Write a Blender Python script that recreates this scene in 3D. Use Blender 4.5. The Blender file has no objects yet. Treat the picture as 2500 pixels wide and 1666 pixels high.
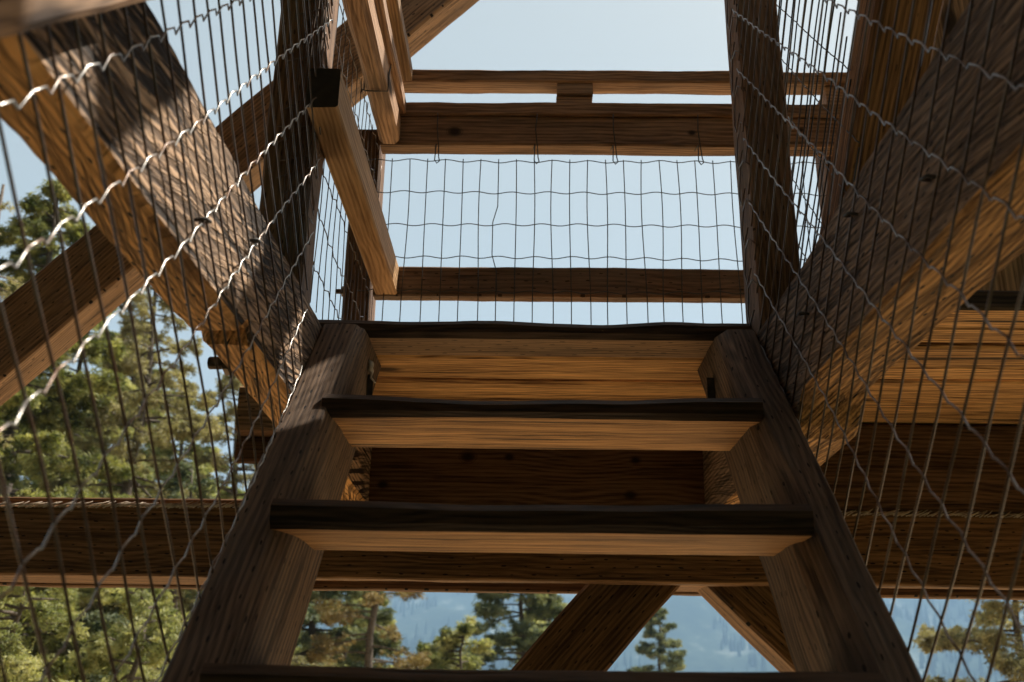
import bpy, math, random
import numpy as np
from mathutils import Vector, Matrix, noise

S = bpy.context.scene
COL = S.collection
random.seed(7)
R = math.radians

# ------------------------------------------------------------------ helpers
def tag(o, label=None, cat=None, group=None, kind=None):
    if label: o['label'] = label
    if cat: o['category'] = cat
    if group: o['group'] = group
    if kind: o['kind'] = kind
    return o

def thing(name, loc, label, cat, group=None):
    o = bpy.data.objects.new(name, None)
    o.empty_display_size = .1
    COL.objects.link(o)
    o.location = loc
    return tag(o, label, cat, group)

def link(name, me, mat, parent=None, matrix=None):
    o = bpy.data.objects.new(name, me)
    COL.objects.link(o)
    if mat: me.materials.append(mat)
    M = matrix if matrix is not None else Matrix.Identity(4)
    if parent:
        o.parent = parent
        o.matrix_local = Matrix.Translation(-parent.location) @ M if parent.type == 'EMPTY' else parent.matrix_basis.inverted() @ M
    else:
        o.matrix_basis = M
    return o

SEED = [0]
def beam(name, a, b, w, h, mat, parent=None, up=(0, 0, 1), cham=.004, jit=.0016, seg=.045,
         deform=None, cut0=None, cut1=None, side=3):
    """a timber from a to b: w wide, h high, arrises eased, faces slightly out of true"""
    a = Vector(a); b = Vector(b)
    d = (b - a); L = d.length; d.normalize()
    y = Vector(up).cross(d).normalized(); z = d.cross(y)
    M = Matrix((( d.x, y.x, z.x, a.x), (d.y, y.y, z.y, a.y), (d.z, y.z, z.z, a.z), (0, 0, 0, 1)))
    SEED[0] += 1; sd = Vector((SEED[0] * 7.31, SEED[0] * 3.17, 0))
    W, H = w / 2, h / 2
    prof = []
    cs = [(W, -H), (W, H), (-W, H), (-W, -H)]
    for i in range(4):
        p = Vector(cs[i]); q = Vector(cs[(i + 1) % 4]); e = (q - p).normalized()
        p2, q2 = p + e * cham, q - e * cham
        for k in range(side + 1):
            prof.append(p2.lerp(q2, k / side))
    n = len(prof); N = max(2, int(L / seg))
    V = []; F = []
    for i in range(N + 1):
        t = i / N
        for p in prof:
            x = L * t
            if cut0: x += cut0(p.x, p.y) * (1 - t)
            if cut1: x += cut1(p.x, p.y) * t
            v = Vector((x, p.x, p.y))
            if deform: v = deform(v, L)
            nz = noise.noise(Vector((v.x * 5, v.y * 9, v.z * 9)) + sd) * jit * 1.5 + noise.noise(Vector((v.x * 28, v.y * 35, v.z * 35)) + sd) * jit * .6
            r = Vector((0, v.y, v.z))
            if r.length > 1e-6: r.normalize()
            V.append(v + r * nz)
    for i in range(N):
        for k in range(n):
            k2 = (k + 1) % n
            F.append((i * n + k, i * n + k2, (i + 1) * n + k2, (i + 1) * n + k))
    F.append(tuple(reversed(range(n))))
    F.append(tuple(N * n + k for k in range(n)))
    me = bpy.data.meshes.new(name); me.from_pydata(V, [], F)
    me.update()
    return link(name, me, mat, parent, M)

def slab(name, x, y, z, mat, parent=None, axis='x', **k):
    """axis-aligned timber given by its ranges"""
    c = [(x[0] + x[1]) / 2, (y[0] + y[1]) / 2, (z[0] + z[1]) / 2]
    dx, dy, dz = x[1] - x[0], y[1] - y[0], z[1] - z[0]
    if axis == 'x': return beam(name, (x[0], c[1], c[2]), (x[1], c[1], c[2]), dy, dz, mat, parent, **k)
    if axis == 'y': return beam(name, (c[0], y[0], c[2]), (c[0], y[1], c[2]), dx, dz, mat, parent, **k)
    return beam(name, (c[0], c[1], z[0]), (c[0], c[1], z[1]), dx, dy, mat, parent, up=(0, 1, 0), **k)

class MB:
    def __init__(s): s.V = []; s.F = []
    def tube(s, pts, r, n=6, cap=True, taper=None):
        pts = [Vector(p) for p in pts]; b = len(s.V); m = len(pts)
        t0 = (pts[1] - pts[0]).normalized()
        u = t0.orthogonal().normalized()
        for i, p in enumerate(pts):
            t = (pts[min(i + 1, m - 1)] - pts[max(i - 1, 0)]).normalized()
            u = (u - t * u.dot(t)).normalized(); v = t.cross(u)
            rr = r if taper is None else r * (1 - (1 - taper) * i / (m - 1))
            for k in range(n):
                a = 2 * math.pi * k / n
                s.V.append(p + (u * math.cos(a) + v * math.sin(a)) * rr)
        for i in range(m - 1):
            for k in range(n):
                k2 = (k + 1) % n
                s.F.append((b + i * n + k, b + i * n + k2, b + (i + 1) * n + k2, b + (i + 1) * n + k))
        if cap:
            s.F.append(tuple(b + k for k in reversed(range(n))))
            s.F.append(tuple(b + (m - 1) * n + k for k in range(n)))
    def box(s, lo, hi):
        b = len(s.V)
        for x in (lo[0], hi[0]):
            for y in (lo[1], hi[1]):
                for z in (lo[2], hi[2]): s.V.append(Vector((x, y, z)))
        for f in ((0, 1, 3, 2), (4, 6, 7, 5), (0, 4, 5, 1), (2, 3, 7, 6), (0, 2, 6, 4), (1, 5, 7, 3)):
            s.F.append(tuple(b + i for i in f))
    def build(s, name, mat, parent=None, smooth=True):
        me = bpy.data.meshes.new(name); me.from_pydata(s.V, [], s.F)
        if smooth: me.polygons.foreach_set('use_smooth', [True] * len(me.polygons))
        me.update()
        return link(name, me, mat, parent)

# ------------------------------------------------------------------ materials
def newmat(name):
    m = bpy.data.materials.new(name); m.use_nodes = True
    nt = m.node_tree; nt.nodes.clear()
    out = nt.nodes.new('ShaderNodeOutputMaterial'); b = nt.nodes.new('ShaderNodeBsdfPrincipled')
    nt.links.new(b.outputs[0], out.inputs['Surface'])
    return m, nt, b

def N(nt, t, **k):
    n = nt.nodes.new(t)
    for a, v in k.items():
        if a in n.inputs: n.inputs[a].default_value = v
        else: setattr(n, a, v)
    return n
def L(nt, a, b): nt.links.new(a, b)
def math_(nt, op, a, b=None, c=None):
    n = nt.nodes.new('ShaderNodeMath'); n.operation = op
    for i, v in enumerate((a, b, c)):
        if v is None: continue
        if isinstance(v, (int, float)): n.inputs[i].default_value = v
        else: nt.links.new(v, n.inputs[i])
    return n.outputs[0]
def ramp(nt, src, stops, interp='LINEAR'):
    n = nt.nodes.new('ShaderNodeValToRGB'); n.color_ramp.interpolation = interp
    e = n.color_ramp.elements
    while len(e) < len(stops): e.new(.5)
    for i, (p, c) in enumerate(stops):
        e[i].position = p; e[i].color = c if len(c) == 4 else (*c, 1)
    nt.links.new(src, n.inputs[0]); return n.outputs[0]
def mixc(nt, f, a, b, mode='MIX'):
    n = nt.nodes.new('ShaderNodeMix'); n.data_type = 'RGBA'; n.blend_type = mode
    if isinstance(f, (int, float)): n.inputs[0].default_value = f
    else: nt.links.new(f, n.inputs[0])
    for i, v in ((6, a), (7, b)):
        if isinstance(v, tuple): n.inputs[i].default_value = (*v, 1) if len(v) == 3 else v
        else: nt.links.new(v, n.inputs[i])
    return n.outputs[2]

def wood(name, light, dark, incise=0., check=.6, rough=.75, bump=.5, grey=.0, knots=.6, streak=.5, ckt=.325, ring=.13, saw=0., sawf=620., sawa=.45, spots=(), kerf=.45):
    m, nt, b = newmat(name)
    tc = N(nt, 'ShaderNodeTexCoord'); oi = N(nt, 'ShaderNodeObjectInfo')
    off = N(nt, 'ShaderNodeVectorMath', operation='SCALE'); off.inputs[3].default_value = 37.0
    cmb = N(nt, 'ShaderNodeCombineXYZ')
    for i in range(3): L(nt, oi.outputs['Random'], cmb.inputs[i])
    L(nt, cmb.outputs[0], off.inputs[0])
    add = N(nt, 'ShaderNodeVectorMath', operation='ADD'); L(nt, tc.outputs['Object'], add.inputs[0]); L(nt, off.outputs[0], add.inputs[1])
    P = add.outputs[0]
    def mp(s):
        n = N(nt, 'ShaderNodeMapping'); n.inputs['Scale'].default_value = s; L(nt, P, n.inputs[0]); return n.outputs[0]
    # slow wander of the grain
    wn = N(nt, 'ShaderNodeTexNoise', Scale=1.0, Detail=2.0); L(nt, mp((1.6, 5, 5)), wn.inputs['Vector'])
    wsc = N(nt, 'ShaderNodeVectorMath', operation='SCALE'); wsc.inputs[3].default_value = .022
    L(nt, wn.outputs['Color'], wsc.inputs[0])
    # knots: cells stretched along the timber
    kv = N(nt, 'ShaderNodeTexVoronoi', Scale=1.0); kv.feature = 'F1'; L(nt, mp((3.2, 8, 8)), kv.inputs['Vector'])
    kd = kv.outputs['Distance']
    kmask = ramp(nt, kd, [(.0, (1, 1, 1)), (.10, (.85, .85, .85)), (.17, (0, 0, 0))])
    krand = ramp(nt, kv.outputs['Color'], [(1 - knots * .55, (0, 0, 0)), (1 - knots * .55 + .02, (1, 1, 1))])
    km = math_(nt, 'MULTIPLY', kmask, krand)
    kbend = ramp(nt, kd, [(.0, (1, 1, 1)), (.5, (0, 0, 0))])
    # growth rings as long bands
    addw = N(nt, 'ShaderNodeVectorMath', operation='ADD'); L(nt, P, addw.inputs[0]); L(nt, wsc.outputs[0], addw.inputs[1])
    sep = N(nt, 'ShaderNodeSeparateXYZ'); L(nt, addw.outputs[0], sep.inputs[0])
    r1 = math_(nt, 'ADD', sep.outputs[1], math_(nt, 'MULTIPLY', sep.outputs[2], .83))
    r2 = math_(nt, 'ADD', r1, math_(nt, 'MULTIPLY', kbend, .02))
    rings = math_(nt, 'SINE', math_(nt, 'MULTIPLY', r2, 640.))
    rings = math_(nt, 'MULTIPLY_ADD', rings, .5, .5)
    fib = N(nt, 'ShaderNodeTexNoise', Scale=1.0, Detail=7.0, Roughness=.62); L(nt, mp((9, 230, 230)), fib.inputs['Vector'])
    blot = N(nt, 'ShaderNodeTexNoise', Scale=1.0, Detail=5.0, Roughness=.6); L(nt, mp((2.6, 44, 44)), blot.inputs['Vector'])
    stain = N(nt, 'ShaderNodeTexNoise', Scale=1.0, Detail=4.0); L(nt, mp((3.5, 5, 5)), stain.inputs['Vector'])
    g = math_(nt, 'ADD', math_(nt, 'MULTIPLY', rings, ring), math_(nt, 'MULTIPLY', fib.outputs[0], .72))
    g = math_(nt, 'ADD', g, math_(nt, 'MULTIPLY', blot.outputs[0], .45))
    col = ramp(nt, g, [(.44, tuple(c * .7 for c in dark)), (.54, dark), (.65, tuple(a * .55 + c * .45 for a, c in zip(light, dark))), (.78, tuple(min(1, a * 1.12) for a in light))])
    # dark mineral streaks
    sk = ramp(nt, blot.outputs[0], [(.30, (1, 1, 1)), (.44, (0, 0, 0))])
    col = mixc(nt, math_(nt, 'MULTIPLY', sk, streak), col, tuple(c * .35 for c in dark))
    if grey:
        gm = ramp(nt, stain.outputs[0], [(.4, (0, 0, 0)), (.62, (1, 1, 1))])
        col = mixc(nt, math_(nt, 'MULTIPLY', gm, grey), col, (.17, .145, .12))
    # drying checks
    ck = N(nt, 'ShaderNodeTexNoise', Scale=1.0, Detail=3.0); L(nt, mp((1.7, 62, 62)), ck.inputs['Vector'])
    cm = ramp(nt, ck.outputs[0], [(.0, (1, 1, 1)), (ckt - .015, (1, 1, 1)), (ckt + .02, (0, 0, 0))])
    cm = math_(nt, 'MULTIPLY', cm, check)
    col = mixc(nt, cm, col, (.012, .009, .007))
    col = mixc(nt, km, col, (.03, .017, .01))
    hgt = math_(nt, 'SUBTRACT', math_(nt, 'MULTIPLY', g, .5), math_(nt, 'MULTIPLY', cm, .8))
    if saw:      # kerf marks of the mill saw, running a little across the grain
        ss = N(nt, 'ShaderNodeSeparateXYZ'); L(nt, addw.outputs[0], ss.inputs[0])
        ph = math_(nt, 'SUBTRACT', math_(nt, 'ADD', ss.outputs[1], ss.outputs[2]), math_(nt, 'MULTIPLY', ss.outputs[0], sawa))
        cv = N(nt, 'ShaderNodeCombineXYZ')
        L(nt, math_(nt, 'MULTIPLY', ss.outputs[0], 3.6), cv.inputs[0]); L(nt, math_(nt, 'MULTIPLY', ph, sawf), cv.inputs[1]); L(nt, math_(nt, 'MULTIPLY', math_(nt, 'SUBTRACT', ss.outputs[1], ss.outputs[2]), 5.), cv.inputs[2])
        sn_ = N(nt, 'ShaderNodeTexNoise', Scale=1.0, Detail=4.0, Roughness=.55); L(nt, cv.outputs[0], sn_.inputs['Vector'])
        sm = ramp(nt, sn_.outputs[0], [(kerf - .04, (1, 1, 1)), (kerf + .04, (0, 0, 0))])
        sv = N(nt, 'ShaderNodeTexNoise', Scale=1.0, Detail=2.0); L(nt, mp((2.5, 6, 6)), sv.inputs['Vector'])
        sm = math_(nt, 'MULTIPLY', sm, ramp(nt, sv.outputs[0], [(.3, (.25, .25, .25)), (.55, (1, 1, 1))]))
        col = mixc(nt, math_(nt, 'MULTIPLY', sm, saw), col, tuple(c * .22 for c in dark))
        hgt = math_(nt, 'SUBTRACT', hgt, math_(nt, 'MULTIPLY', sm, .9))
    if incise:
        so = N(nt, 'ShaderNodeSeparateXYZ'); L(nt, tc.outputs['Object'], so.inputs[0])
        jn = N(nt, 'ShaderNodeTexNoise', Scale=9.0, Detail=1.0); L(nt, P, jn.inputs['Vector'])
        t = math_(nt, 'ADD', math_(nt, 'ADD', so.outputs[1], so.outputs[2]), math_(nt, 'MULTIPLY', jn.outputs[0], .012))
        t = math_(nt, 'ADD', t, 5.0)
        row = math_(nt, 'DIVIDE', t, .019)
        fr = math_(nt, 'FLOOR', row); rf = math_(nt, 'SUBTRACT', math_(nt, 'FRACT', row), .5)
        u = math_(nt, 'ADD', math_(nt, 'DIVIDE', math_(nt, 'ADD', so.outputs[0], 5.), .052), math_(nt, 'MULTIPLY', fr, .37))
        uf = math_(nt, 'SUBTRACT', math_(nt, 'FRACT', u), .5)
        wnz = N(nt, 'ShaderNodeTexWhiteNoise'); wnz.noise_dimensions = '2D'
        cc = N(nt, 'ShaderNodeCombineXYZ'); L(nt, fr, cc.inputs[0]); L(nt, math_(nt, 'FLOOR', u), cc.inputs[1]); L(nt, cc.outputs[0], wnz.inputs['Vector'])
        ex = math_(nt, 'DIVIDE', uf, .115); ey = math_(nt, 'DIVIDE', rf, .085)
        d2 = math_(nt, 'ADD', math_(nt, 'MULTIPLY', ex, ex), math_(nt, 'MULTIPLY', ey, ey))
        im = math_(nt, 'LESS_THAN', d2, math_(nt, 'MULTIPLY', wnz.outputs['Value'], 1.15))
        im = math_(nt, 'MULTIPLY', im, math_(nt, 'MULTIPLY', math_(nt, 'GREATER_THAN', wnz.outputs['Value'], .25), incise))
        col = mixc(nt, im, col, (.010, .007, .005))
        hgt = math_(nt, 'SUBTRACT', hgt, math_(nt, 'MULTIPLY', im, .8))
    for (kx, ky, kr) in spots:      # named knots: along the timber, across (y+z), radius
        s0 = N(nt, 'ShaderNodeSeparateXYZ'); L(nt, tc.outputs['Object'], s0.inputs[0])
        wv_ = math_(nt, 'MULTIPLY', wn.outputs[0], .006)
        dx_ = math_(nt, 'DIVIDE', math_(nt, 'SUBTRACT', s0.outputs[0], kx), kr * 1.35)
        dy_ = math_(nt, 'DIVIDE', math_(nt, 'ADD', math_(nt, 'SUBTRACT', s0.outputs[2], ky), wv_), kr)
        dd_ = math_(nt, 'SQRT', math_(nt, 'ADD', math_(nt, 'MULTIPLY', dx_, dx_), math_(nt, 'MULTIPLY', dy_, dy_)))
        dd_ = math_(nt, 'ADD', dd_, math_(nt, 'MULTIPLY_ADD', blot.outputs[0], .5, -.25))
        col = mixc(nt, ramp(nt, dd_, [(.35, (.95, .95, .95)), (.72, (.6, .6, .6)), (.84, (.15, .15, .15)), (1., (.5, .5, .5)), (1.25, (0, 0, 0))]), col, (.022, .013, .008))
    hv = N(nt, 'ShaderNodeHueSaturation'); L(nt, col, hv.inputs['Color']); L(nt, math_(nt, 'MULTIPLY_ADD', oi.outputs['Random'], .5, .75), hv.inputs['Value'])
    L(nt, hv.outputs[0], b.inputs['Base Color'])
    b.inputs['Roughness'].default_value = rough
    b.inputs['Specular IOR Level'].default_value = .25
    bp = N(nt, 'ShaderNodeBump', Strength=bump, Distance=.004); L(nt, hgt, bp.inputs['Height'])
    L(nt, bp.outputs[0], b.inputs['Normal'])
    return m

W_TREAD = wood('tread_wood', (.70, .38, .145), (.20, .095, .036), check=.85, knots=.35, bump=.9, ckt=.35, streak=.25)
W_DECK = wood('deck_wood', (.70, .39, .15), (.20, .096, .037), check=.85, knots=.45, bump=.9, ckt=.35, streak=.25)
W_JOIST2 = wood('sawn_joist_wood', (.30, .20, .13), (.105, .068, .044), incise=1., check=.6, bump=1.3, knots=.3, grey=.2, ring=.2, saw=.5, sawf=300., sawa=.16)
W_JOIST3 = wood('fresh_warm_lit_joist_wood', (.62, .33, .12), (.25, .12, .042), incise=1., check=.6, bump=1.3, knots=.3, ring=.2, saw=.6, sawf=230., sawa=.16)
W_JOIST = wood('rough_joist_wood', (.44, .285, .175), (.075, .042, .023), kerf=.50, saw=.97, sawf=95., sawa=.22, incise=1., check=.9, bump=1.6, knots=.3, grey=.2, ckt=.37, ring=.2)
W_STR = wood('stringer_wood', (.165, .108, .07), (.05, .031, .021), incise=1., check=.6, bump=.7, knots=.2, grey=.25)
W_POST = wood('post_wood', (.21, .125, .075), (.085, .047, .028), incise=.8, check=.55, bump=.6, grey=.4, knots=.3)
W_RAIL = wood('rail_wood', (.50, .31, .185), (.22, .125, .07), check=.45, bump=.4, knots=.9, grey=.35)
W_NEWRAIL = wood('smooth_rail_wood', (.42, .26, .13), (.24, .135, .06), check=.15, bump=.25, knots=.1, grey=.15, streak=.15)
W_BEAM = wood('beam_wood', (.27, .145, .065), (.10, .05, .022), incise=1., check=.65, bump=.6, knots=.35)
W_BRACE = wood('brace_wood', (.33, .20, .105), (.13, .075, .038), incise=1., check=.6, bump=.7, knots=.3, grey=.2)
W_NOSE = wood('worn_shaded_nosing', (.085, .052, .033), (.026, .016, .011), check=.5, bump=.7, knots=.1, rough=.6)
W_FACE = wood('knotty_rail_wood', (.42, .255, .15), (.17, .095, .052), check=.45, bump=.4, knots=.3, grey=.2, spots=((.198, -.002, .017), (.83, -.001, .010), (1.12, .01, .008)))
W_LEDG = wood('knotty_ledger_wood', (.26, .145, .075), (.09, .045, .022), check=.5, bump=.6, knots=.3, spots=((.306, .017, .018), (.407, .018, .011), (.102, -.054, .013), (.70, -.073, .013), (.714, .013, .012), (1.9, .02, .02)))
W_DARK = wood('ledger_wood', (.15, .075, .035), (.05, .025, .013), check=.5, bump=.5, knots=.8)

def plain(name, col, rough=.6, metal=0., spec=.5):
    m, nt, b = newmat(name)
    n = N(nt, 'ShaderNodeTexNoise', Scale=60.0, Detail=4.0)
    tc = N(nt, 'ShaderNodeTexCoord'); L(nt, tc.outputs['Object'], n.inputs['Vector'])
    c = ramp(nt, n.outputs[0], [(.35, tuple(v * .6 for v in col)), (.65, tuple(min(1, v * 1.25) for v in col))])
    L(nt, c, b.inputs['Base Color'])
    b.inputs['Roughness'].default_value = rough; b.inputs['Metallic'].default_value = metal
    b.inputs['Specular IOR Level'].default_value = spec
    return m
def wiremat(name, zinc, rust, thresh):
    m, nt, b = newmat(name)
    tc = N(nt, 'ShaderNodeTexCoord')
    n = N(nt, 'ShaderNodeTexNoise', Scale=14.0, Detail=4.0, Roughness=.7); L(nt, tc.outputs['Object'], n.inputs['Vector'])
    f = ramp(nt, n.outputs[0], [(thresh - .06, (0, 0, 0)), (thresh + .06, (1, 1, 1))])
    L(nt, mixc(nt, f, zinc, rust), b.inputs['Base Color'])
    L(nt, math_(nt, 'MULTIPLY_ADD', f, -.6, .75), b.inputs['Metallic'])
    b.inputs['Roughness'].default_value = .3
    return m
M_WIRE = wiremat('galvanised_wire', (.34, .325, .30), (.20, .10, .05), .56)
M_WIRE_OLD = wiremat('rusted_wire', (.15, .125, .105), (.09, .05, .03), .5)
M_WIRE_R = wiremat('weathered_wire', (.30, .28, .27), (.10, .06, .04), .52)
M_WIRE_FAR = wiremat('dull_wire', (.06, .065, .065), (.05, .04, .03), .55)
M_STEEL = plain('dark_steel', (.06, .055, .05), .6, .3)
M_BOLT = plain('weathered_bolt_steel', (.16, .12, .09), .5, .7)
M_FLUFF = plain('torn_fibre', (.7, .66, .6), .9)

# ------------------------------------------------------------------ camera
p, a, r = R(19.85), R(1.0), .015
Fw = Vector((-math.sin(a) * math.cos(p), math.cos(a) * math.cos(p), math.sin(p)))
R0 = Vector((math.cos(a), math.sin(a), 0)); U0 = R0.cross(Fw)
Rt = R0 * math.cos(r) + U0 * math.sin(r); Up = -R0 * math.sin(r) + U0 * math.cos(r)
cam = bpy.data.cameras.new('camera'); co = bpy.data.objects.new('camera', cam); COL.objects.link(co)
co.matrix_world = Matrix(((Rt.x, Up.x, -Fw.x, 0), (Rt.y, Up.y, -Fw.y, 0), (Rt.z, Up.z, -Fw.z, 0), (0, 0, 0, 1)))
cam.sensor_width = 36; cam.lens = 2288 / 2353 * 36; cam.clip_start = .02; cam.clip_end = 9000
cam.dof.use_dof = True; cam.dof.focus_distance = 2.0; cam.dof.aperture_fstop = 6.3
S.camera = co

# ------------------------------------------------------------------ staircase
SL = 1.01                                   # slope of the flight (rise / run)
dY, dZ = 1 / math.hypot(1, SL), SL / math.hypot(1, SL)
st = thing('staircase', (0, 1.0, -1.6), 'steep open timber staircase of worn treads between two dark stringers', 'staircase')
def stringer(x0, x1, offz, inner, c0, c1_):
    w = x1 - x0; h = .18; xc = (x0 + x1) / 2
    ztop = .651
    y1 = (ztop - offz) / SL; y0 = -.45; z0 = SL * y0 + offz
    n = Vector((0, -dZ, dY))
    A = Vector((xc, y0, z0)) - n * (h / 2); B = Vector((xc, y1, ztop)) - n * (h / 2)
    # the head is sawn level where it seats under the landing
    c1 = lambda yy, zz: -(zz - h / 2) * dY / dZ
    def hew(v, Ln):      # the inner arris is hewn away, more so towards the foot of the flight
        c = c0 + (c1_ - c0) * max(0, min(1, v.x / Ln)) + .003 * noise.noise(Vector((v.x * 6, inner * 5, 1)))
        e = (v.y * inner - (w / 2 - c)) + (v.z - (h / 2 - 2 * c)) / 2 - c
        if e > 0: v.y -= inner * e * .8; v.z -= e * .4
        return v
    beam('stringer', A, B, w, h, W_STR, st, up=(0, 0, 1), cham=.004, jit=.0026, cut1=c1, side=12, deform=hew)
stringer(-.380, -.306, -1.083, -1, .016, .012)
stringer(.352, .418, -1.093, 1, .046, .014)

def nose(o, sgn):      # front, top and ends painted dark: trodden wear plus the shade they stand in
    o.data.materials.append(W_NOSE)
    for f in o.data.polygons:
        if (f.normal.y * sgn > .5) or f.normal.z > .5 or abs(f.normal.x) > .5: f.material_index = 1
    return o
def tread(yf, zt, x0, x1, depth, sd, worn=.006, extra=0.):
    th = .040
    def dfm(v, Ln):
        # foot wear: the nosing is dished towards the middle and its arris is rubbed round
        s = v.x / Ln
        mid = math.exp(-((s - .62) / .23) ** 2) + .6 * math.exp(-((s - .3) / .12) ** 2)
        wav = noise.noise(Vector((v.x * 7, sd, 0))) * .5
        front = max(0, min(1, (v.y - (depth / 2 - .05)) / .05))   # local +y points to the walker
        if v.z > -th / 2 + .001: v.z -= (worn * mid + .0025 * wav) * (.3 + .7 * front) * (v.z / th + .5) * 1.1
        if front > .8 and v.z < 0: v.z += .002 * wav + .003 * mid * extra
        return v
    # local y of the beam along +x is up x d = +Y, so flip by running from x1 to x0
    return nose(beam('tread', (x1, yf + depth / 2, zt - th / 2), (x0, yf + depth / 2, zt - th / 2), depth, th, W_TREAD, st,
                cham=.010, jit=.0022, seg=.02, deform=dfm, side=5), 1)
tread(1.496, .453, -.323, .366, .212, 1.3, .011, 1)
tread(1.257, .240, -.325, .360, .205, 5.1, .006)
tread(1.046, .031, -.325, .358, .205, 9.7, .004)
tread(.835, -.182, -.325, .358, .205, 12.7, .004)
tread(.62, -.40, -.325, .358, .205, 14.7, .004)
for x0, x1 in ((-.3085, -.294), (.338, .3525)):
    mb = MB()
    mb.box((x0, 1.80, .535), (x1, 1.804, .580)); mb.box((x0 if x0 < 0 else x1 - .004, 1.804, .535), (x0 + .004 if x0 < 0 else x1, 1.84, .580))
    mb.build('hanger_bracket', M_STEEL, st, smooth=False)

# ------------------------------------------------------------------ landing
ld = thing('landing_platform', (0, 2.0, .45), 'timber landing at the stair head, boards and joists seen from below', 'platform')
Zt, Zb = .690, .652
def wornfront(v, Ln):
    s = v.x / Ln
    if v.z > 0 and v.y < 0:
        v.z -= .006 * math.exp(-((s - .62) / .13) ** 2) + .0035 * (noise.noise(Vector((v.x * 8, 3, 0))) + .3) + .004 * math.exp(-((s - .22) / .08) ** 2)
    return v
ys = [1.785, 1.913, 2.068, 2.20, 2.425]
for i in range(4):
    db = slab('deck_board', (-.41, .426), (ys[i] + (.007 if i else 0), ys[i + 1] - .007), (Zb + (0, .004, -.001, .003)[i], Zt), W_DECK, ld, cham=.006 if i else .010, jit=.0015,
         deform=wornfront if i == 0 else None, seg=.02 if i == 0 else .05)
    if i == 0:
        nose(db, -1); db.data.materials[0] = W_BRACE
yr = [1.615, 1.722, 1.815, 1.948, 2.04, 2.196, 2.425]
for i in range(6):
    db = slab('deck_board', (.5305, 2.6), (yr[i] + .007, yr[i + 1] - .007), (Zb + (0, .004, -.001, .003, 0, .004)[i], Zt), W_DECK, ld, cham=.005, jit=.0015, seg=.08)
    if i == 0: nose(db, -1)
slab('ledger', (-.451, 2.6), (2.3795, 2.42), (.438, .6505), W_LEDG, ld, seg=.08)
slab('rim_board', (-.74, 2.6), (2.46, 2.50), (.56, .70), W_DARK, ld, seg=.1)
def jl(v, Ln):   # saw kerf in the underside of the left joist
    y = v.x - 1.2
    if abs(y - 1.262) < .012 and v.z < -.06: v.z += .018
    if v.z < 0: v.z -= .023 * max(0, min(1, (y - 1.7) / .05))
    return v
j1 = slab('joist', (-.451, -.380), (-1.2, 2.377), (.455, .6515), W_JOIST, ld, axis='y', jit=.0035, cham=.007, seg=.02, deform=jl, side=5)
j1['label'] = 'left joist, rough sawn, sunlit beside the stair mesh'
def jr(v, Ln):   # sloping housing cut that deepens the right joist towards its bearing
    y = v.x - 1.2
    if v.z < 0: v.z -= .055 * max(0, min(1, (y - 1.49) / .056))
    return v
j2 = slab('joist', (.425, .527), (-1.2, 2.377), (.455, .6515), W_JOIST2, ld, axis='y', jit=.0032, cham=.006, seg=.028, deform=jr, side=5)
for o_, mt in ((j1, W_JOIST3), (j2, W_JOIST3)):     # fresher undersides, with warm ground bounce put into the orange
    o_.data.materials.append(mt)
    for f in o_.data.polygons:
        if f.normal.z < -.6: f.material_index = 1
j2['label'] = 'right joist, broad and shaded, with a sloping cut near its bearing'
# bolt through the left joist
mb = MB(); mb.tube([(-.445, 1.42, .473), (-.482, 1.42, .473)], .0085, 12)
for k in range(9): mb.tube([(-.462 - k * .0022, 1.42, .473), (-.4631 - k * .0022, 1.42, .473)], .0097, 12)
mb.tube([(-.449, 1.42, .473), (-.4565, 1.42, .473)], .019, 6)
mb.build('bolt', M_BOLT, ld, smooth=False)
mb = MB()
mb.tube([(-.302, 1.80, .60), (-.296, 1.795, .585), (-.297, 1.79, .57), (-.288, 1.79, .56)], .0045, 6, taper=.3)
mb.tube([(-.302, 1.80, .602), (-.298, 1.795, .598), (-.300, 1.79, .583)], .007, 6, taper=.6)
mb.build('torn_fibre', M_FLUFF, ld)
# stub at the far left corner
tag(slab('timber_block', (-.725, -.46), (2.385, 2.455), (.622, .735), W_BRACE, None, seg=.05), 'short dark timber block sticking out left below the landing corner', 'timber block')

# ------------------------------------------------------------------ paired crossbeam
cb = thing('paired_crossbeam', (0, 2.5, .26), 'long horizontal beam of two planks with a gap, crossing under the landing', 'beam')
def wane(v, Ln):
    if v.z > .06:
        v.z += .012 * noise.noise(Vector((v.x * .9, 4, 0))) + .004 * noise.noise(Vector((v.x * 9, 8, 0)))
    return v
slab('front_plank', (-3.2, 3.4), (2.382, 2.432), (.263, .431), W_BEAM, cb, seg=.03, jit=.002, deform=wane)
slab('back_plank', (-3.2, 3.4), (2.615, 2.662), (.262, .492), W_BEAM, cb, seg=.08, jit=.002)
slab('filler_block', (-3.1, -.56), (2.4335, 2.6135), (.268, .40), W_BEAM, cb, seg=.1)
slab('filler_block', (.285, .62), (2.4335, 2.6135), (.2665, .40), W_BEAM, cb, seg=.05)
# split top arris of front plank, pale colour stands for sun: short slanting fibres
mb = MB()
rg = random.Random(3)
M_SUNEDGE = plain('sunlit_edge_wood', (.52, .43, .33), .9)
for xs, xe in ((-1.75, -.36), (.62, 1.7)):
    mb = MB()
    x = xs
    while x < xe:
        l = rg.uniform(.02, .05); z = .430 + .012 * noise.noise(Vector(((x + 3.2) * .9, 4, 0)))
        yy = 2.379 + rg.uniform(-.003, .003)
        mb.tube([(x, yy, z - .005 + rg.uniform(-.002, .002)), (x + l * .5, yy - .003, z + .001), (x + l, yy + .002, z + .007 + rg.uniform(-.003, .004))], rg.uniform(.0016, .0032), 4, taper=.3)
        x += rg.uniform(.007, .013)
    mb.build('split_edge', M_SUNEDGE, cb)

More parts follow.
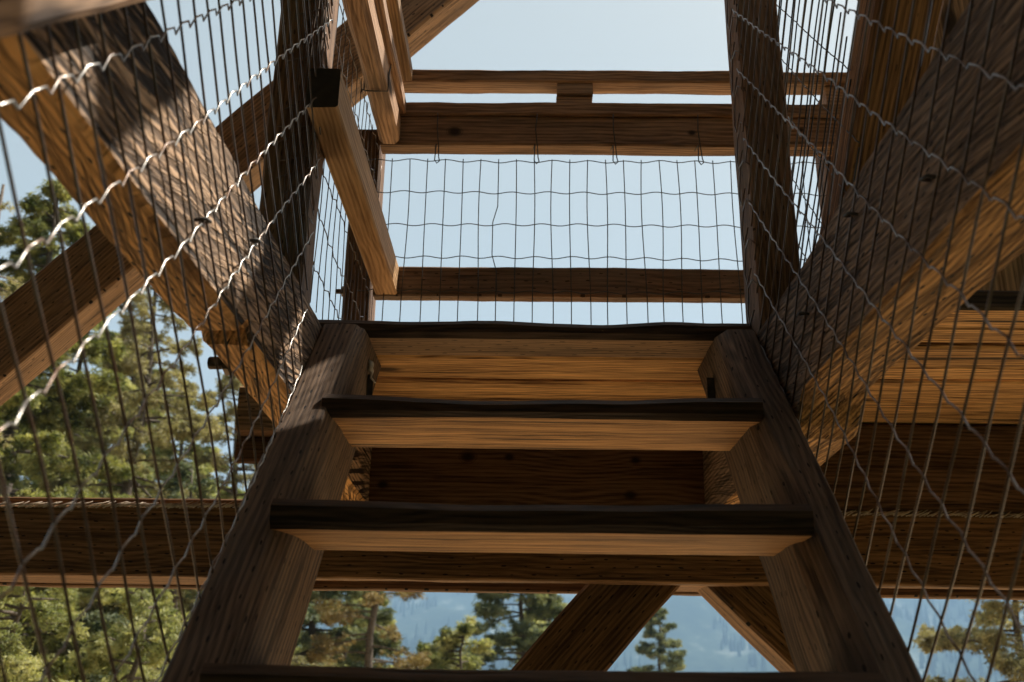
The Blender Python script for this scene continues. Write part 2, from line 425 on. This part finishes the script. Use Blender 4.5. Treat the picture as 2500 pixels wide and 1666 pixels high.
# ------------------------------------------------------------------ diagonal braces of the tower
def brace(a_, b_, w, h, label, mat=W_BRACE, **k):
    o = beam('diagonal_brace', a_, b_, w, h, mat, None, seg=.08, jit=.003, cham=.006, **k)
    return tag(o, label, 'brace', 'diagonal braces of the timber tower')
s = 1.062; dn = Vector((1, 0, s)).normalized(); nn = Vector((-dn.z, 0, dn.x))
P0 = Vector((-.231, 2.76, 2.168 + .036)) + nn * .098
brace(P0 - dn * 4.4, P0 + dn * 2.0, .12, .196, 'long diagonal brace crossing behind the left post against the sky', up=(0, 0, 1))
s2 = Vector((1, 0, -.80)).normalized(); n2 = Vector((.62, 0, .78)).normalized()
P1 = Vector((1.326, 2.76, 2.089)) + n2 * .10
brace(P1 - s2 * .62, P1 + s2 * 1.6, .12, .196, 'diagonal brace in the top right corner, behind the raking strut', mat=W_RAIL)
d3 = Vector((1, 0, 1.09)).normalized()
brace(Vector((.155, 2.523, .153)) - d3 * 2.2, Vector((.155, 2.523, .153)) + d3 * .36, .15, .165, 'dark brace leaning right under the crossbeam, left of the small conifer', mat=W_BEAM)
d4 = Vector((1, 0, -.98)).normalized()
brace(Vector((.612, 2.523, .18)) - d4 * .30, Vector((.612, 2.523, .18)) + d4 * 2.2, .15, .13, 'brown brace leaning left under the crossbeam, beside the right stringer', mat=W_BEAM)
# raking strut above the right joist
sd_ = Vector((0, -1, .85)).normalized(); sn = Vector((0, -.85, -1)).normalized()
Q = Vector((.608, 1.398, 1.125)) + sn * .05
tag(beam('raking_strut', Q - sd_ * .72, Q + sd_ * 2.6, .112, .10, wood('strut_wood', (.28, .15, .07), (.115, .056, .026), incise=.5, check=.8, bump=.9, knots=.3), None, up=(1, 0, 0) if False else (0, 0, 1), jit=.003, cham=.006),
    'heavy raking strut rising above the right joist behind the mesh', 'strut')
# ------------------------------------------------------------------ posts
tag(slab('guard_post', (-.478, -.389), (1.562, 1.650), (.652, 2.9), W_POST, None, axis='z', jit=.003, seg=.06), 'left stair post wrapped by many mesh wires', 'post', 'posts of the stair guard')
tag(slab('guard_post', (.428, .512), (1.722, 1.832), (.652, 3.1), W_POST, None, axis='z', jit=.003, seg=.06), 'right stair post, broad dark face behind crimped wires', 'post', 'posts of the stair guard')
tag(slab('guard_post', (.78, .93), (1.66, 1.76), (.6905, 1.9), W_RAIL, None, axis='z', jit=.003, seg=.06), 'pale post standing on the right deck boards, mostly hidden by the joist', 'post', 'posts of the stair guard')

# ------------------------------------------------------------------ guard at the back of the landing
gb = thing('landing_guardrail', (0, 2.35, .69), 'timber guardrail with wire mesh across the back of the landing', 'guardrail')
slab('cap_rail', (-.388, .98), (2.31, 2.372), (1.585, 1.624), W_RAIL, gb, jit=.0022, seg=.03)
slab('spacer_block', (.072, .169), (2.314, 2.37), (1.548, 1.5845), W_RAIL, gb, seg=.02)
slab('spacer_block', (.070, .166), (2.320, 2.37), (1.5165, 1.5475), W_RAIL, gb, seg=.02)
slab('spacer_block', (.80, .88), (2.320, 2.37), (1.5165, 1.5845), W_RAIL, gb, seg=.02)
slab('upper_rail', (-.407, .98), (2.302, 2.375), (1.4765, 1.516), W_RAIL, gb, jit=.002, seg=.03)
slab('face_rail', (-.40, .98), (2.31, 2.365), (1.388, 1.476), W_FACE, gb, jit=.0015, seg=.03)
slab('lower_rail', (-.392, .98), (2.312, 2.352), (.955, 1.035), W_POST, gb, jit=.002, seg=.03)
slab('post', (-.482, -.408), (2.378, 2.468), (.70, 1.475), W_POST, gb, axis='z', jit=.002)
slab('post', (.80, .89), (2.378, 2.465), (.70, 1.58), W_POST, gb, axis='z', jit=.002)
mb = MB(); mb.tube([(-.478, 2.40, 1.0), (-.505, 2.40, 1.0)], .007, 8); mb.tube([(-.482, 2.40, 1.0), (-.489, 2.40, 1.0)], .014, 6)
mb.build('bolt', M_BOLT, gb, smooth=False)
mb = MB()
YM = 2.303
rg = random.Random(11)
nx = 28; x0 = -.41
for i in range(nx):
    x = x0 + i * .0468
    bend = rg.uniform(-.004, .004); kink = .012 if i == 7 else 0
    pts = []
    for k in range(15):
        z = 1.340 - k * .046
        pts.append((x + bend * math.sin(k * .5) - (i - 10) * .0011 * k * 0 + (-kink if 4 <= k <= 6 else 0), YM, z))
    mb.tube(pts, .0014, 5)
for k in range(8):
    z = 1.333 - k * .0925
    pts = [(x0 - .02 + j * .0117, YM - .0022, z + .0032 * math.sin(j * math.pi / 4 + k) + .004 * noise.noise(Vector((j * .05, k * 3.1, 0)))) for j in range(int(nx * 4) + 3)]
    mb.tube(pts, .0013, 5)
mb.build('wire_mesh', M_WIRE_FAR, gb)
mb = MB()
for x in (-.248, .014, .221, .445, .66):
    w = rg.uniform(-.006, .006)
    mb = MB()
    mb.tube([(x + w, 2.300, 1.477), (x, 2.3015, 1.43), (x + .004, 2.3045, 1.39), (x + .005, 2.306, 1.384), (x + .007, YM - .003, 1.345), (x + .010, YM - .004, 1.332), (x + .003, YM - .004, 1.325), (x - .003, YM - .002, 1.336), (x - .001, 2.305, 1.386), (x - .006, 2.33, 1.385)], .0016, 5)
    mb.build('tie_wire', M_STEEL, gb)

# ------------------------------------------------------------------ guard at the left of the landing
gl = thing('side_guardrail', (-.36, 1.9, .69), 'left side guardrail of the landing, rails tied to wire mesh, running towards the viewer', 'guardrail')
slab('cap_rail', (-.388, -.323), (.9, 2.309), (1.585, 1.624), W_NEWRAIL, gl, axis='y', jit=.0015)
slab('upper_rail', (-.407, -.335), (.9, 2.301), (1.4765, 1.516), W_RAIL, gl, axis='y', jit=.0015)
slab('face_rail', (-.402, -.349), (.9, 2.309), (1.388, 1.476), W_RAIL, gl, axis='y', jit=.0025, cham=.012)
slab('spacer_block', (-.386, -.330), (1.74, 1.84), (1.5165, 1.5845), W_RAIL, gl, axis='y', seg=.02)
mrl = slab('middle_rail', (-.387, -.331), (1.47, 2.311), (.955, 1.034), W_NEWRAIL, gl, axis='y', jit=.001)
mrl.data.materials.append(plain('shaded_end_grain', (.026, .022, .019), .7)); mrl.data.polygons[len(mrl.data.polygons) - 2].material_index = 1  # near end almost black: its shade is put into the colour
mb = MB()
for i in range(15):
    y = 1.66 + i * .0508
    mb.tube([(-.404 + .002 * math.sin(i + k), y, 1.39 - k * .07) for k in range(11)], .0011, 5)
for k in range(8):
    z = 1.378 - k * .1016
    mb.tube([(-.406 + .002 * math.sin(j * 2.), 1.60 + j * .0254, z + .004 * (-1) ** j + .012 * noise.noise(Vector((j * .12, k * 5, 0)))) for j in range(30)], .0012, 5)
mb.build('wire_mesh', M_WIRE_OLD, gl)
mb = MB()
for y in (1.72, 2.06):
    mb = MB()
    mb.tube([(-.406, y - .03, 1.36), (-.405, y - .01, 1.382), (-.400, y, 1.386), (-.375, y, 1.3845), (-.346, y, 1.385), (-.3455, y, 1.43), (-.346, y + .02, 1.476)], .0018, 5)
    mb.tube([(-.404, y, 1.386), (-.406, y + .004, 1.43), (-.405, y, 1.474)], .0018, 5)
    mb.build('tie_wire', M_STEEL, gl)

# ------------------------------------------------------------------ handrails beside the flight
dv = Vector((0, 1, .952)).normalized(); dnv = Vector((0, -dv.z, dv.y))
def handrail(x0, x1, yb, zb, y0, y1, label):
    A = Vector(((x0 + x1) / 2, y0, zb + .952 * (y0 - yb))) + dnv * .045
    B = Vector(((x0 + x1) / 2, y1, zb + .952 * (y1 - yb))) + dnv * .045
    return tag(beam('handrail', A, B, x1 - x0, .09, W_RAIL, None, jit=.0015, cham=.006), label, 'handrail', 'handrails of the stair')
handrail(-.369, -.330, .515, .382, -.25, 1.50, 'near left handrail with a pale sunlit patch, cutting the top left corner')
handrail(.375, .414, .561, .62, -.25, 1.60, 'right handrail above the mesh, rising past the top of the view')

# ------------------------------------------------------------------ side mesh panels
def side_mesh(x, offs, y0, y1, outward, seed, mat_l, mat_p, root, sl=1.01, amp=.006, s_hi=None, s_lo=None, zmin=-9, rl=.00115):
    """panel hung along the flight: crimped wires follow the slope, straight wires stand square to it"""
    rg = random.Random(seed)
    c = 1 / math.hypot(1, sl); dd = Vector((0, c, sl * c)); nv = Vector((0, -sl * c, c))
    t0 = y0 / c; t1 = y1 / c
    sp = [o * c for o in offs]                   # square distance of each line wire
    def wob(t, s_): return .010 * noise.noise(Vector((t * 1.7, s_ * 2.3, seed))) * outward
    def pos(t, s_, dx=0): return Vector((x + wob(t, s_) + dx, 0, 0)) + dd * t + nv * s_
    m1 = MB(); m2 = MB()
    smax = max(sp) + .03
    def run(mb_, pts, rad, n_):
        keep = [p_ for p_ in pts if y0 <= p_.y <= y1 and p_.z > zmin]
        if len(keep) > 1: mb_.tube(keep, rad, n_)
    ta = (y0 / c) + sl * min(sp) - .1; tb = (y1 / c) + sl * smax + .1
    n = int((tb - ta) / .0508)
    for q, s_ in enumerate(sp):
        pts = []
        for k in range(n + 1):
            t = ta + k * .0508 + rg.uniform(-.002, .002)
            wv = .006 * noise.noise(Vector((t * 2.2, q * 9.1, seed)))
            pts.append(pos(t, s_ + wv + amp * .5 + rg.uniform(-.001, .001)))
            pts.append(pos(t + .018, s_ + wv + amp * .4, -.002 * outward))
            pts.append(pos(t + .030, s_ + wv - amp * .7, .0015 * outward))
        run(m1, pts, rl, 6)
    for k in range(n + 1):
        t = ta + k * .0508 + rg.uniform(-.003, .003)
        hi = s_hi if s_hi is not None else smax; lo = s_lo if s_lo is not None else min(sp) - .01
        m = 34; lean = rg.uniform(-.008, .008); ph = rg.uniform(0, 6)
        run(m2, [pos(t + lean * (j / m - .5) + .0022 * math.sin(ph + j * .4), lo + (hi - lo) * j / m, .0022 * outward) for j in range(m + 1)], .0016, 5)
    m1.build('line_wire', mat_l, root); m2.build('stay_wire', mat_p, root)
    return pos, sp
ml = thing('wire_mesh_panel', (-.372, .8, .2), 'left stair mesh with sunlit crimped wires in front of the rough joist', 'wire mesh', 'wire mesh panels beside the stair')
pos, sp = side_mesh(-.372, [-.07, -.22, -.367, -.518, -.663, -.81, -.957, -1.06], .05, 1.555, -1, 3, M_WIRE, M_WIRE_OLD, ml, amp=.0075)
# frayed ends bundled on the face of the left post
mb = MB(); rg = random.Random(5)
for k in range(26):
    z = .78 + k * .035; x = -.386 - rg.uniform(0, .012)
    mb.tube([(x - .07 + rg.uniform(0, .05), 1.556, z - .02), (x, 1.555, z + rg.uniform(-.02, .02)), (-.3865, 1.558, z + .01), (-.3872, 1.60, z + rg.uniform(-.02, .02))], .0012, 5)
for k in range(9):
    x = -.386 - k * .0055
    mb.tube([(x, 1.554 - rg.uniform(0, .004), .70 + j * .09 + rg.uniform(-.01, .01)) if j % 2 else (x + rg.uniform(-.004, .004), 1.553, .70 + j * .09) for j in range(15)], .0012, 5)
mb.build('wire_end', M_WIRE_OLD, ml)
mr = thing('wire_mesh_panel', (.415, .8, .2), 'right stair mesh with zigzag wires nailed across the right post', 'wire mesh', 'wire mesh panels beside the stair')
side_mesh(.417, [-.10, -.24, -.380, -.530, -.677, -.824, -.97, -1.11, -1.2], .05, 1.716, 1, 8, M_WIRE_R, M_WIRE_OLD, mr, rl=.0012)
mb = MB(); rg = random.Random(9)
for k in range(12):     # cut ends bent round the inner corner of the post
    z = .74 + k * .085
    mb.tube([(.434, 1.716, z - .01), (.424, 1.717, z), (.419, 1.724, z + .01), (.4235, 1.775, z + .015 + rg.uniform(-.01, .01)), (.4245, 1.80, z - .03), (.4235, 1.785, z - .06), (.4195, 1.73, z - .05)], .0015, 5)
mb.build('wire_end', M_WIRE_OLD, mr)
mb = MB()
for (y, z) in ((1.17, .60), (.93, .52), (1.42, .56)):
    mb = MB()
    mb.tube([(.4245, y - .012, z - .004), (.413, y - .008, z), (.412, y + .004, z + .002), (.4245, y + .012, z + .006)], .0022, 6)
    mb.build('fence_staple', M_STEEL, mr)
mo = thing('wire_mesh_panel', (.555, 1.6, .7), 'outer mesh behind the right post, dark wires against the sky', 'wire mesh', 'wire mesh panels beside the stair')
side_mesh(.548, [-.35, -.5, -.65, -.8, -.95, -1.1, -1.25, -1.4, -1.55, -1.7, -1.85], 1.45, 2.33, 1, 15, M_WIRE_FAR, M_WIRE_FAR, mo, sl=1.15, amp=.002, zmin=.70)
mb = MB()
for (y, z) in ((1.02, .51), (1.22, .58)):
    mb = MB()
    mb.tube([(-.3785, y - .012, z - .004), (-.367, y - .008, z), (-.366, y + .004, z + .002), (-.3785, y + .012, z + .006)], .0022, 6)
    mb.build('fence_staple', M_STEEL, ml)

# ------------------------------------------------------------------ added platform overhead, unseen: shades the stair and lets sun patches through
up_ = thing('shading_platform', (1.5, 0, 2.3), 'added platform of diagonal deck boards, unseen overhead, shading the stair', 'platform')
e = Vector((-.73, .68, 0)).normalized(); f_ = Vector((.68, .73, 0)).normalized()
G0 = Vector((.77, 1.42, 2.32))               # a board edge beside the widest gap
def inside(q): return ((q.x > .36 or q.x < -.12) and q.x > -3.0 and q.x < 3.0 and q.y < 2.52 and q.y > -3.2) or (q.y < 1.28 and q.y > -3.2 and abs(q.x) < 3.0)
kk = -42
while kk < 22:
    o_ = kk * .150 + .075
    kk += 1
    if .0 < o_ < .26: continue               # boards left out so a sun patch reaches the left joist
    c_ = G0 + f_ * o_; runs = []; cur = []
    for j in range(-320, 321):
        q = c_ + e * (j * .02)
        sawn = (-.30 < o_ < 0 and -.30 < j * .02 < -.11) or (.44 < o_ < .6 and .24 < j * .02 < .47)  # holes shaped for sun patches on handrail and left stringer
        if inside(q) and not sawn: cur.append(q)
        elif cur: runs.append(cur); cur = []
    if cur: runs.append(cur)
    for rr in runs:
        if len(rr) > 2: beam('deck_board', rr[0], rr[-1], .146, .038, W_DECK, up_, seg=.3, side=1)
for x in (-2.6, -1.3, -.16, .40, 1.7, 2.9):
    slab('joist', (x - .04, x + .04), (-3.2, 2.5), (2.10, 2.298), W_DARK, up_, axis='y', seg=.4, side=1)

# ------------------------------------------------------------------ ground, mountain, sky
GZ = -1.6
def gridmesh(name, xs, ys_, zf, mat, kind='structure'):
    nx_, ny_ = len(xs), len(ys_)
    V = [(x, y, zf(x, y)) for y in ys_ for x in xs]
    F = [(j * nx_ + i, j * nx_ + i + 1, (j + 1) * nx_ + i + 1, (j + 1) * nx_ + i) for j in range(ny_ - 1) for i in range(nx_ - 1)]
    me = bpy.data.meshes.new(name); me.from_pydata(V, [], F)
    me.polygons.foreach_set('use_smooth', [True] * len(me.polygons)); me.update()
    o = link(name, me, mat); tag(o, kind=kind); return o
m_g, nt, b = newmat('dry_ground')
tc = N(nt, 'ShaderNodeTexCoord'); n1 = N(nt, 'ShaderNodeTexNoise', Scale=.6, Detail=8.0, Roughness=.7); L(nt, tc.outputs['Object'], n1.inputs['Vector'])
L(nt, ramp(nt, n1.outputs[0], [(.3, (.34, .235, .13)), (.5, (.52, .38, .225)), (.7, (.62, .47, .29))]), b.inputs['Base Color']); b.inputs['Roughness'].default_value = 1
n2_ = N(nt, 'ShaderNodeTexNoise', Scale=25., Detail=6.); L(nt, tc.outputs['Object'], n2_.inputs['Vector'])
bp = N(nt, 'ShaderNodeBump', Strength=.6, Distance=.05); L(nt, n2_.outputs[0], bp.inputs['Height']); L(nt, bp.outputs[0], b.inputs['Normal'])
cs = [-4000, -1500, -600, -250, -100] + list(range(-50, 51, 5)) + [100, 250, 600, 1500, 4000]
gridmesh('ground', cs, [-400, -150, -60] + list(range(-30, 71, 5)) + [120, 250, 500, 1000, 2000, 3900],
         lambda x, y: GZ + (0 if abs(x) < 8 and abs(y) < 8 else .25 * noise.noise(Vector((x * .1, y * .1, 0)))), m_g)

def hz(x, y):
    t = max(0, -y - 1.6); return GZ + .02 + min(t * 1.3, 60) * (1 + .15 * noise.noise(Vector((x * .05, y * .05, 3))))
gridmesh('sky_blocking_hill', list(range(-160, 161, 8)), list(range(-90, -9, 4)) + [-6, -4, -2, -1, 0, 1, 1.6], hz, plain('dark_hill_cover', (.045, .05, .025), 1., 0, 0))  # added dark hill, unseen behind the camera, cuts sky light and bounce
m_m, nt, b = newmat('forested_mountain')
tc = N(nt, 'ShaderNodeTexCoord')
def mpp(s):
    n = N(nt, 'ShaderNodeMapping'); n.inputs['Scale'].default_value = s; L(nt, tc.outputs['Object'], n.inputs[0]); return n.outputs[0]
n1 = N(nt, 'ShaderNodeTexNoise', Scale=1., Detail=9., Roughness=.7); L(nt, mpp((.012, .006, .006)), n1.inputs['Vector'])
L(nt, ramp(nt, n1.outputs[0], [(.40, (.03, .045, .035)), (.52, (.05, .07, .05)), (.60, (.15, .17, .14)), (.70, (.28, .30, .26))]), b.inputs['Base Color'])
b.inputs['Roughness'].default_value = 1; b.inputs['Specular IOR Level'].default_value = 0
def mz(x, y):
    t = max(0, min(1, (y - 1150) / 1450)); t = t * t * (3 - 2 * t)
    h = 345 * t * (1 - .18 * math.cos(x * .0016 + .4))
    nv = 0; am = 1; fr = .0022
    for k in range(6): nv += am * (noise.noise(Vector((x * fr, y * fr * .7, k * 7.7)))); am *= .5; fr *= 2.1
    return GZ - 1.5 + h + 75 * nv * min(1, t * 2.2)
gridmesh('mountain', list(range(-3200, 3201, 40)), list(range(1100, 3300, 40)), mz, m_m)
# conifers that can just be told as a texture on the far slope
rg = random.Random(21); V = []; F = []
for k in range(7000):
    x = rg.uniform(-900, 1500); y = rg.uniform(1250, 2500)
    if noise.noise(Vector((x * .006, y * .004, 2))) < -.1: continue
    z = mz(x, y); h = rg.uniform(14, 28); w = h * .16; b0 = len(V)
    for q in range(5): V.append((x + w * math.cos(q * 1.257), y + w * math.sin(q * 1.257), z - 1))
    V.append((x, y, z + h))
    F += [(b0 + q, b0 + (q + 1) % 5, b0 + 5) for q in range(5)]
me = bpy.data.meshes.new('mountain_forest'); me.from_pydata(V, [], F)
tag(link('mountain_forest', me, plain('far_conifer', (.04, .06, .035), 1., 0, 0)), kind='stuff', label='distant conifer forest covering the hazy mountainside', cat='forest')

# ------------------------------------------------------------------ trees
def leafmat(name, c0, c1, c2, trans=.35, sc=3.):
    m, nt, b = newmat(name)
    tc = N(nt, 'ShaderNodeTexCoord'); n = N(nt, 'ShaderNodeTexNoise', Scale=sc, Detail=3., Roughness=.7); L(nt, tc.outputs['Object'], n.inputs['Vector'])
    c = ramp(nt, n.outputs[0], [(.36, c0), (.5, c1), (.66, c2)])
    L(nt, c, b.inputs['Base Color']); b.inputs['Roughness'].default_value = .6; b.inputs['Specular IOR Level'].default_value = .3
    tr = N(nt, 'ShaderNodeBsdfTranslucent'); L(nt, mixc(nt, 1., c, (1., 1.0, .55), 'MULTIPLY'), tr.inputs[0])
    mx = N(nt, 'ShaderNodeMixShader'); mx.inputs[0].default_value = trans
    out = [q for q in nt.nodes if q.type == 'OUTPUT_MATERIAL'][0]
    L(nt, b.outputs[0], mx.inputs[1]); L(nt, tr.outputs[0], mx.inputs[2]); L(nt, mx.outputs[0], out.inputs['Surface'])
    return m
M_G1 = leafmat('conifer_green', (.05, .07, .018), (.24, .255, .095), (.52, .50, .22), .5)
M_G2 = leafmat('pale_green', (.09, .12, .035), (.35, .365, .18), (.62, .60, .34), .5)
M_G3 = leafmat('blue_green', (.035, .06, .035), (.17, .20, .12), (.40, .42, .25), .45)
M_G4 = leafmat('grey_dry_needles', (.11, .10, .055), (.34, .31, .18), (.54, .49, .29), .45)
M_G5 = leafmat('rusty_needles', (.08, .08, .035), (.27, .20, .09), (.42, .34, .17), .35)
M_BARK = wood('bark', (.16, .13, .105), (.05, .04, .03), check=.8, bump=1., knots=.2)

def conifer(loc, H, rad, leaf, label, seed, dens=1., first=.12, droop=.25, size=.055, lean=0., group='trees behind the tower', spray=26, sparse=1.):
    rng = np.random.default_rng(seed); rg = random.Random(seed)
    t = thing('conifer_tree', loc, label, 'tree', group)
    mb = MB()
    tp = [Vector(loc) + Vector((lean * (i / 12) ** 2 + .05 * math.sin(i * 1.3 + seed), 0, H * i / 12)) for i in range(13)]
    mb.tube(tp, H * .014 + .03, 8, taper=.12)
    P = []; 
    nb = int(H * 9 * dens)
    for k in range(nb):
        u = first + (1 - first) * (k + rg.random()) / nb
        if rg.random() > sparse: continue
        base = tp[0].lerp(tp[-1], 0); j = min(11, int(u * 12)); base = tp[j].lerp(tp[j + 1], u * 12 - j)
        prof = (1 - u) ** .75 * (0.35 + .65 * min(1, (u - first + .05) / .16))
        Lb = rad * prof * rg.uniform(.62, 1.18) + .12
        az = rg.uniform(0, 6.283); dr = Vector((math.cos(az), math.sin(az), 0))
        up0 = rg.uniform(.0, .35) - .25 * (1 - u)
        pts = []
        for q in range(6):
            s = q / 5
            pts.append(base + dr * Lb * s + Vector((0, 0, Lb * (up0 * s - droop * s * s + .12 * s ** 4))))
        mb.tube(pts, .012 + .012 * Lb, 4, cap=False, taper=.25)
        side = Vector((-dr.y, dr.x, 0))
        ns = int(Lb * spray / .5) + 4
        for q in range(ns):
            s = .22 + .78 * math.sqrt(rg.random()); i0 = min(4, int(s * 5)); c = pts[i0].lerp(pts[i0 + 1], s * 5 - i0)
            ww = Lb * .34 * (1.15 - s) + .05
            c = c + side * rg.uniform(-ww, ww) + Vector((0, 0, rg.uniform(-.10, .05) * (1 + Lb * .3)))
            P.append((c.x, c.y, c.z, dr.x, dr.y))
    P = np.array(P); n = len(P)
    # every clump is a handful of slim leaf faces fanned about its twig
    K = 22
    size *= .68
    C = np.repeat(P, K, 0)
    m = len(C)
    cen = C[:, :3] + rng.normal(0, size * .9, (m, 3)) * np.array([1, 1, .7])
    d = np.stack([C[:, 3], C[:, 4], np.full(m, -.25)], 1) + rng.normal(0, .75, (m, 3)); d /= np.linalg.norm(d, axis=1)[:, None]
    w = np.cross(d, rng.normal(0, 1, (m, 3))); w /= np.linalg.norm(w, axis=1)[:, None] + 1e-9
    ln = size * rng.uniform(.7, 1.7, (m, 1)); wd = size * rng.uniform(.14, .34, (m, 1))
    A = cen - d * ln; B = cen + w * wd; D = cen + d * ln; E = cen - w * wd
    VV = np.stack([A, B, D, E], 1).reshape(-1, 3) - np.array(loc)
    me = bpy.data.meshes.new('foliage'); me.vertices.add(len(VV)); me.vertices.foreach_set('co', VV.ravel())
    me.loops.add(4 * m); me.loops.foreach_set('vertex_index', np.arange(4 * m, dtype=np.int32))
    me.polygons.add(m); me.polygons.foreach_set('loop_start', np.arange(0, 4 * m, 4, dtype=np.int32)); me.polygons.foreach_set('loop_total', np.full(m, 4, dtype=np.int32))
    me.update(); me.validate()
    o = bpy.data.objects.new('foliage', me); COL.objects.link(o); me.materials.append(leaf); o.parent = t
    mb.build('trunk', M_BARK, t)
    return t

def at_y(rx, Y): return rx * Y
def tree(rx, topr, Y, rad, leaf, label, seed, **k):
    conifer((rx * Y, Y, GZ - .1), topr * Y - GZ + .1, rad, leaf, label, seed, **k)
tree(-.535, .555, 13., 2.5, M_G1, 'tall full conifer with yellow green boughs, at the left edge of the view', 1, dens=1.9, size=.06)
tree(-.66, .50, 11., 2.2, M_G1, 'dense conifer leaving the frame at the far left', 12, dens=1.5, size=.055)
tree(-.595, .545, 9.5, .8, M_G4, 'thin half dead conifer with bare twigs, left of the tall full conifer', 2, dens=.7, sparse=.6, size=.03, spray=8)
tree(-.405, .47, 15., 2.2, M_G4, 'grey trunked conifer with dry thin foliage, seen through the left mesh', 3, dens=1.5, size=.045, spray=24)
tree(-.30, .34, 17., 2.4, M_G4, 'thin pale conifer beside the left stringer, sky showing through', 4, dens=1.4, size=.05, spray=22)
tree(-.475, .42, 17., 2.9, M_G2, 'pale green tree filling the gap behind the grey trunk', 5, dens=1.7, size=.06, spray=24)
tree(-.355, .31, 21., 3.0, M_G2, 'far pale tree low between the grey trunk and the left stringer', 17, dens=1.5, size=.07, spray=24)
tree(-.42, .38, 23., 3.4, M_G1, 'far broad conifer filling in between the trunks at the left', 20, dens=1.7, size=.07, spray=24)
tree(-.53, .33, 21., 3.2, M_G3, 'far dark conifer low behind the tall full one', 22, dens=1.7, size=.07, spray=24)
tree(-.345, .22, 13., 1.7, M_G3, 'low dark conifer right of the grey trunk', 6, dens=1.4, size=.055)
tree(-.50, .14, 7.5, 1.3, M_G2, 'bright young tree in the lower left corner', 7, dens=3.2, size=.030, first=.05)
tree(-.375, .115, 9., 1.5, M_G2, 'pale bushy tree under the crossbeam beside the left stringer', 8, dens=3., size=.034, first=.05)
tree(-.205, .22, 19., 2.4, M_G3, 'blue green conifer just right of the left stringer', 9, dens=1.9, size=.06)
tree(-.148, .22, 16., 1.5, M_G5, 'conifer with rusty dry needles and dark trunk', 10, dens=1.0, size=.045, spray=16)
tree(-.175, .12, 26., 3.0, M_G2, 'far pale green tree behind the rusty conifer', 18, dens=1.5, size=.08)
tree(-.060, .072, 17., 2.0, M_G2, 'low pale yellow green tree right of the rusty one', 11, dens=2.4, size=.055, first=.05)
tree(-.003, .17, 22., 2.5, M_G3, 'green conifer left of the dark brace under the crossbeam', 13, dens=1.7, size=.065, spray=24)
tree(.022, .10, 30., 2.6, M_G2, 'far light green tree touching the dark brace', 19, dens=1.6, size=.08)
tree(.1285, .092, 38., 1.75, M_G3, 'small lone conifer framed between the two lower braces', 14, dens=1.5, size=.065, spray=20, droop=.2)
tree(.475, .22, 14., 2.2, M_G4, 'conifer with pale drooping boughs at the lower right, behind the mesh', 15, dens=1.3, size=.055, spray=22)
tree(.60, .24, 17., 2.4, M_G2, 'green conifer leaving the frame at the lower right', 16, dens=1.2, size=.065)

# ------------------------------------------------------------------ sky and sun
w = bpy.data.worlds.new('World'); S.world = w; w.use_nodes = True
nt = w.node_tree; bg = nt.nodes['Background']
sky = nt.nodes.new('ShaderNodeTexSky'); sky.sky_type = 'NISHITA'; sky.sun_disc = False
SUN = Vector((.62, .30, .95)).normalized()
el = math.asin(SUN.z); sky.sun_elevation = el; sky.sun_rotation = math.atan2(SUN.x, SUN.y)
sky.air_density = 1.0; sky.dust_density = 6.0; sky.ozone_density = 0.0; sky.altitude = 600
tint = mixc(nt, 1., sky.outputs[0], (.93, .873, .708), 'MULTIPLY'); tint = mixc(nt, .55, tint, (3.75, 3.85, 3.4)); nt.links.new(tint, bg.inputs[0]); bg.inputs[1].default_value = .108
sun = bpy.data.lights.new('sun', 'SUN'); sun.energy = 5.0; sun.angle = R(.5); sun.color = (1, .93, .82)
so = bpy.data.objects.new('sun', sun); COL.objects.link(so)
so.rotation_euler = SUN.to_track_quat('Z', 'Y').to_euler()

# ------------------------------------------------------------------ air
import os
if not os.environ.get('NOHAZE'):
    mb = MB(); mb.box((-4100, -500, GZ - 3), (4100, 4000, 560))
    m = bpy.data.materials.new('haze'); m.use_nodes = True; nt = m.node_tree; nt.nodes.clear()
    out = nt.nodes.new('ShaderNodeOutputMaterial'); pv = nt.nodes.new('ShaderNodeVolumePrincipled')
    pv.inputs['Color'].default_value = (.40, .66, 1., 1); pv.inputs['Density'].default_value = .00042; pv.inputs['Anisotropy'].default_value = .1
    nt.links.new(pv.outputs[0], out.inputs['Volume'])
    tag(mb.build('haze', m, smooth=False), kind='stuff')

S.render.engine = 'CYCLES'
S.cycles.max_bounces = 8; S.cycles.diffuse_bounces = 5; S.cycles.volume_bounces = 0
S.cycles.use_denoising = True
S.view_settings.view_transform = 'Standard'; S.view_settings.look = 'None'; S.view_settings.exposure = .93; S.view_settings.gamma = 1
